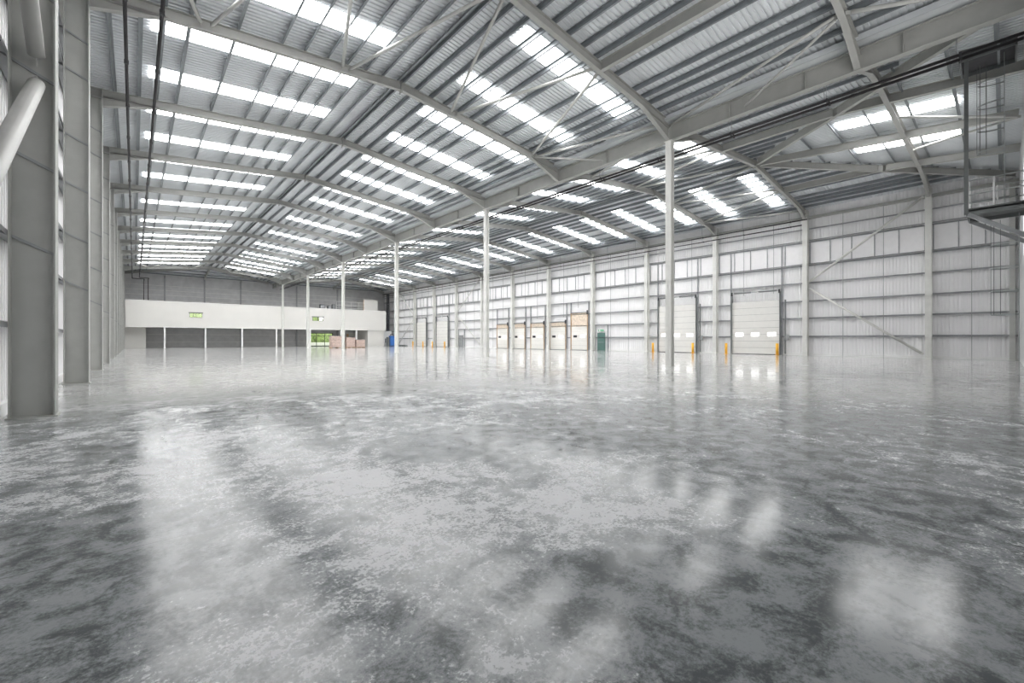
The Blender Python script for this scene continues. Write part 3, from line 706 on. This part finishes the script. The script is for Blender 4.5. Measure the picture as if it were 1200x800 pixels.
# pallets of wrapped goods
for i, (x, y, w, d, h, lab) in enumerate(((25.0, 72.0, 2.2, 1.2, 1.95, 'wide brown shrink wrapped pallet stack, leftmost of three by the slim column'), (27.1, 72.2, 1.5, 1.2, 1.75, 'middle shrink wrapped pallet stack, just right of the slim column'), (28.75, 72.0, 1.5, 1.2, 1.35, 'lowest shrink wrapped pallet stack, rightmost of three'))):
    t = thing('goods_pallet', (x, y, 0), lab, 'pallet', 'pallets of wrapped goods')
    p = MB()
    for s in (-1, 0, 1): p.box((x + s * (w / 2 - .06) - .05, y - d / 2, 0), (x + s * (w / 2 - .06) + .05, y + d / 2, .1))
    for q in range(6): p.box((x - w / 2, y - d / 2 + d * q / 6, .1), (x + w / 2, y - d / 2 + d * q / 6 + d / 8, .125))
    p.build('pallet_base', 'wood', t)
    n = max(2, int(h / .45))
    for q in range(n):
        z0 = .125 + (h - .125) * q / n; z1 = .125 + (h - .125) * (q + 1) / n; e = random.uniform(-.03, .03)
        g = MB()
        nx = 3 if w > 2 else 2
        for c in range(nx): g.box((x - w / 2 + .03 + e + (w - .06) * c / nx + .006, y - d / 2 + .03, z0), (x - w / 2 + .03 + e + (w - .06) * (c + 1) / nx - .006, y + d / 2 - .03, z1 - .012))
        g.build('carton_layer', 'wrap', t)
    o = MB().box((x - w / 2 + .02, y - d / 2 + .02, h - .03), (x + w / 2 - .02, y + d / 2 - .02, h + .02)).build('top_sheet', 'dgrey', t); o['label'] = 'dark top sheet'

# ------------------------------------------------------------------ pipes
def pipe(pts, r, label, group, clips=None):
    t = thing('pipe_run', pts[0], label, 'pipe', group)
    MB().path(pts, r, 10).build('pipe', 'black', t, smooth=True)
    if clips:
        a, b, z = clips; c = MB(); yy = a; i = 0
        while yy < b and i < 24:
            MB().box((pts[0][0] - r - .015, yy - .03, pts[0][2] - r - .015), (pts[0][0] + r + .015, yy + .03, pts[0][2] + r + .015)).build('coupling', 'dark', t)
            MB().tube((pts[0][0], yy + .1, pts[0][2]), (pts[0][0], yy + .1, zsheet(pts[0][0], yy) - .1), .008, 6).build('hanger_rod', 'rail', t)
            yy += 3.75; i += 1
zp = 11.05
pipe([(-.2, 0, zp), (-.2, 88, zp), (-.2, 88, zp - .3), (1.2, 88, zp - .3), (1.2, 92.3, zp - .3), (1.2, 92.3, 7.15)], .05, 'black pipe running along beside the left columns under the roof', 'black pipes along the left wall', (9, 86, 0))
pipe([(.63, 0, zp), (.63, 89, zp), (1.75, 89, zp), (1.75, 92.3, zp), (1.75, 92.3, 7.15)], .05, 'second black pipe from the left wall, crossing in front of the rooflight ends', 'black pipes along the left wall', (9, 86, 0))
pipe([(21.1, -.4, 11.0), (21.1, 92, 11.0)], .055, 'black pipe just right of the valley beam, left of the pair', 'black pipes along the valley', (1, 90, 0))
pipe([(21.45, -.4, 11.0), (21.45, 92, 11.0)], .055, 'black pipe just right of the valley beam, right of the pair', 'black pipes along the valley', (1, 90, 0))
pipe([(41.9, 10.8, 11.3), (41.9, 92, 11.3)], .05, 'upper black pipe under the eaves of the loading door wall', 'black pipes along the loading door wall', (12, 90, 0))
pipe([(42.0, 11.2, 10.9), (42.0, 92, 10.9)], .05, 'lower black pipe under the eaves of the loading door wall', 'black pipes along the loading door wall', (12, 90, 0))

# ------------------------------------------------------------------ ladder, platform, hatch on the near gable
LX = 25.0
t = thing('service_platform', (LX, .2, 6.35), 'grey steel access platform with handrails high at the right edge of view', 'platform')
MB().box((24.4, -.58, 6.3), (26.0, 1.0, 6.36)).build('deck', 'dgrey', t)
f = MB(); f.box((24.4, -.58, 6.16), (24.46, 1.0, 6.42)).box((25.94, -.58, 6.16), (26.0, 1.0, 6.42)).box((24.4, .94, 6.16), (26.0, 1.0, 6.42)); f.build('edge_frame', 'dgrey', t)
for x, y in ((24.43, .95), (25.97, .95), (24.43, .28), (25.97, .2)): MB().tube((x, y, 6.36), (x, y, 7.5), .028, 8).build('handrail_post', 'white', t)
for z in (6.95, 7.5):
    MB().tube((24.43, -.55, z), (24.43, .95, z), .022, 8).build('handrail', 'galv', t); MB().tube((24.43, .95, z), (25.97, .95, z), .022, 8).build('handrail', 'galv', t); MB().tube((25.97, .95, z), (25.97, -.55, z), .022, 8).build('handrail', 'galv', t)
for x in (24.45, 25.95): MB().bar((x, .95, 6.2), (x, -.55, 5.1), .14, .14).build('support_strut', 'rail', t)
MB().bar((24.4, 1.0, 6.2), (24.4, 1.0, zsheet(24.4, 1.0) - .05), .12, .12).build('hanger_post', 'dgrey', t)
def cage_ladder(x, y, z0, z1, zc, label):
    t = thing('caged_ladder', (x, y, z0), label, 'ladder', 'caged ladders on the near gable')
    for s in (-1, 1): MB().bar((x + s * .22, y, z0), (x + s * .22, y, z1), .06, .025, up=(0, 1, 0)).build('stile', 'galv', t)
    z = z0 + .2
    while z < z1 - .05: MB().tube((x - .22, y, z), (x + .22, y, z), .014, 6).build('rung', 'galv', t); z += .28
    angs = [math.pi * i / 12 for i in range(13)]
    hp = lambda a, zz: (x + .36 * math.cos(a), y + .72 * math.sin(a) ** .8 if math.sin(a) > 0 else y, zz)
    z = zc
    while z <= z1 - .2:
        m = MB()
        for a, b in zip(angs, angs[1:]): m.bar(hp(a, z), hp(b, z), .012, .05)
        m.build('cage_hoop', 'galv', t); z += .9
    for a in (.2, .33, .5, .67, .8):
        q = hp(math.pi * a, 0); MB().bar((q[0], q[1], zc), (q[0], q[1], z1 - .2), .07, .014, up=(0, 1, 0)).build('cage_strap', 'dgrey', t)
cage_ladder(25.2, .02, 6.37, 12.3, 8.7, 'upper caged ladder from the platform to the roof hatch at upper right')
cage_ladder(25.2, -.35, 0, 6.1, 2.3, 'lower caged ladder hanging below the platform at the right edge')
hz = zsheet(25, .9)
h = thing('roof_hatch', (24.8, .9, hz), 'dark square roof hatch above the caged ladder at upper right', 'hatch')
fr = MB()
x0, x1, y0, y1 = 24.3, 25.9, -.3, 1.2
fr.box((x0, y0, 12.15), (x0 + .05, y1, 12.6)).box((x1 - .05, y0, 12.15), (x1, y1, 12.6)).box((x0, y0, 12.15), (x1, y0 + .05, 12.6)).box((x0, y1 - .05, 12.15), (x1, y1, 12.6)); fr.build('hatch_frame', 'dgrey', h)
MB().box((x0, y0, 12.3), (x1, y1, 12.34)).build('hatch_cover', 'dark', h)

# ------------------------------------------------------------------ light, camera, output
w = bpy.data.worlds.new('World'); SC.world = w; w.use_nodes = True
bg = w.node_tree.nodes['Background']; bg.inputs['Color'].default_value = (1.0, 0.99, 0.97, 1); bg.inputs['Strength'].default_value = 2.6
for xa, xb in ((3, 18.5), (29, 33.8)):          # portals at the unseen openings added to the gable behind for fill light
    ld = bpy.data.lights.new('daylight_portal', 'AREA'); ld.shape = 'RECTANGLE'; ld.size = xb - xa; ld.size_y = 4.5; ld.cycles.is_portal = True
    lo = bpy.data.objects.new('daylight_portal', ld); C.objects.link(lo); lo.location = ((xa + xb) / 2, Y0 - .1, 7.75); lo.rotation_euler = (math.pi / 2, 0, 0)
ld = bpy.data.lights.new('daylight_portal', 'AREA'); ld.shape = 'RECTANGLE'; ld.size = 4.9; ld.size_y = 2.75; ld.cycles.is_portal = True
lo = bpy.data.objects.new('daylight_portal', ld); C.objects.link(lo); lo.location = (29.15, Y1 + .3, 1.4); lo.rotation_euler = (-math.pi / 2, 0, 0)
cd = bpy.data.cameras.new('camera'); co = bpy.data.objects.new('camera', cd); C.objects.link(co)
cd.sensor_width = 36; cd.lens = 506 * 36 / 1200; cd.shift_y = -2 / 1200
cd.clip_start = .05; cd.clip_end = 400
co.location = (0, 0, HC); co.rotation_euler = (math.pi / 2, 0, -math.atan(443 / 506))
SC.camera = co
vs = SC.view_settings; vs.view_transform = 'Standard'; vs.look = 'None'; vs.exposure = 0.2; vs.gamma = 1.0; vs.use_curve_mapping = False
cy = SC.cycles; cy.max_bounces = 10; cy.diffuse_bounces = 6; cy.glossy_bounces = 4; cy.use_denoising = True; cy.denoising_prefilter = 'ACCURATE'; cy.sample_clamp_indirect = 5; cy.caustics_reflective = False

for o in SC.objects:
    if o.get('label') and o.parent is None and not o.get('kind'): o['kind'] = 'thing'
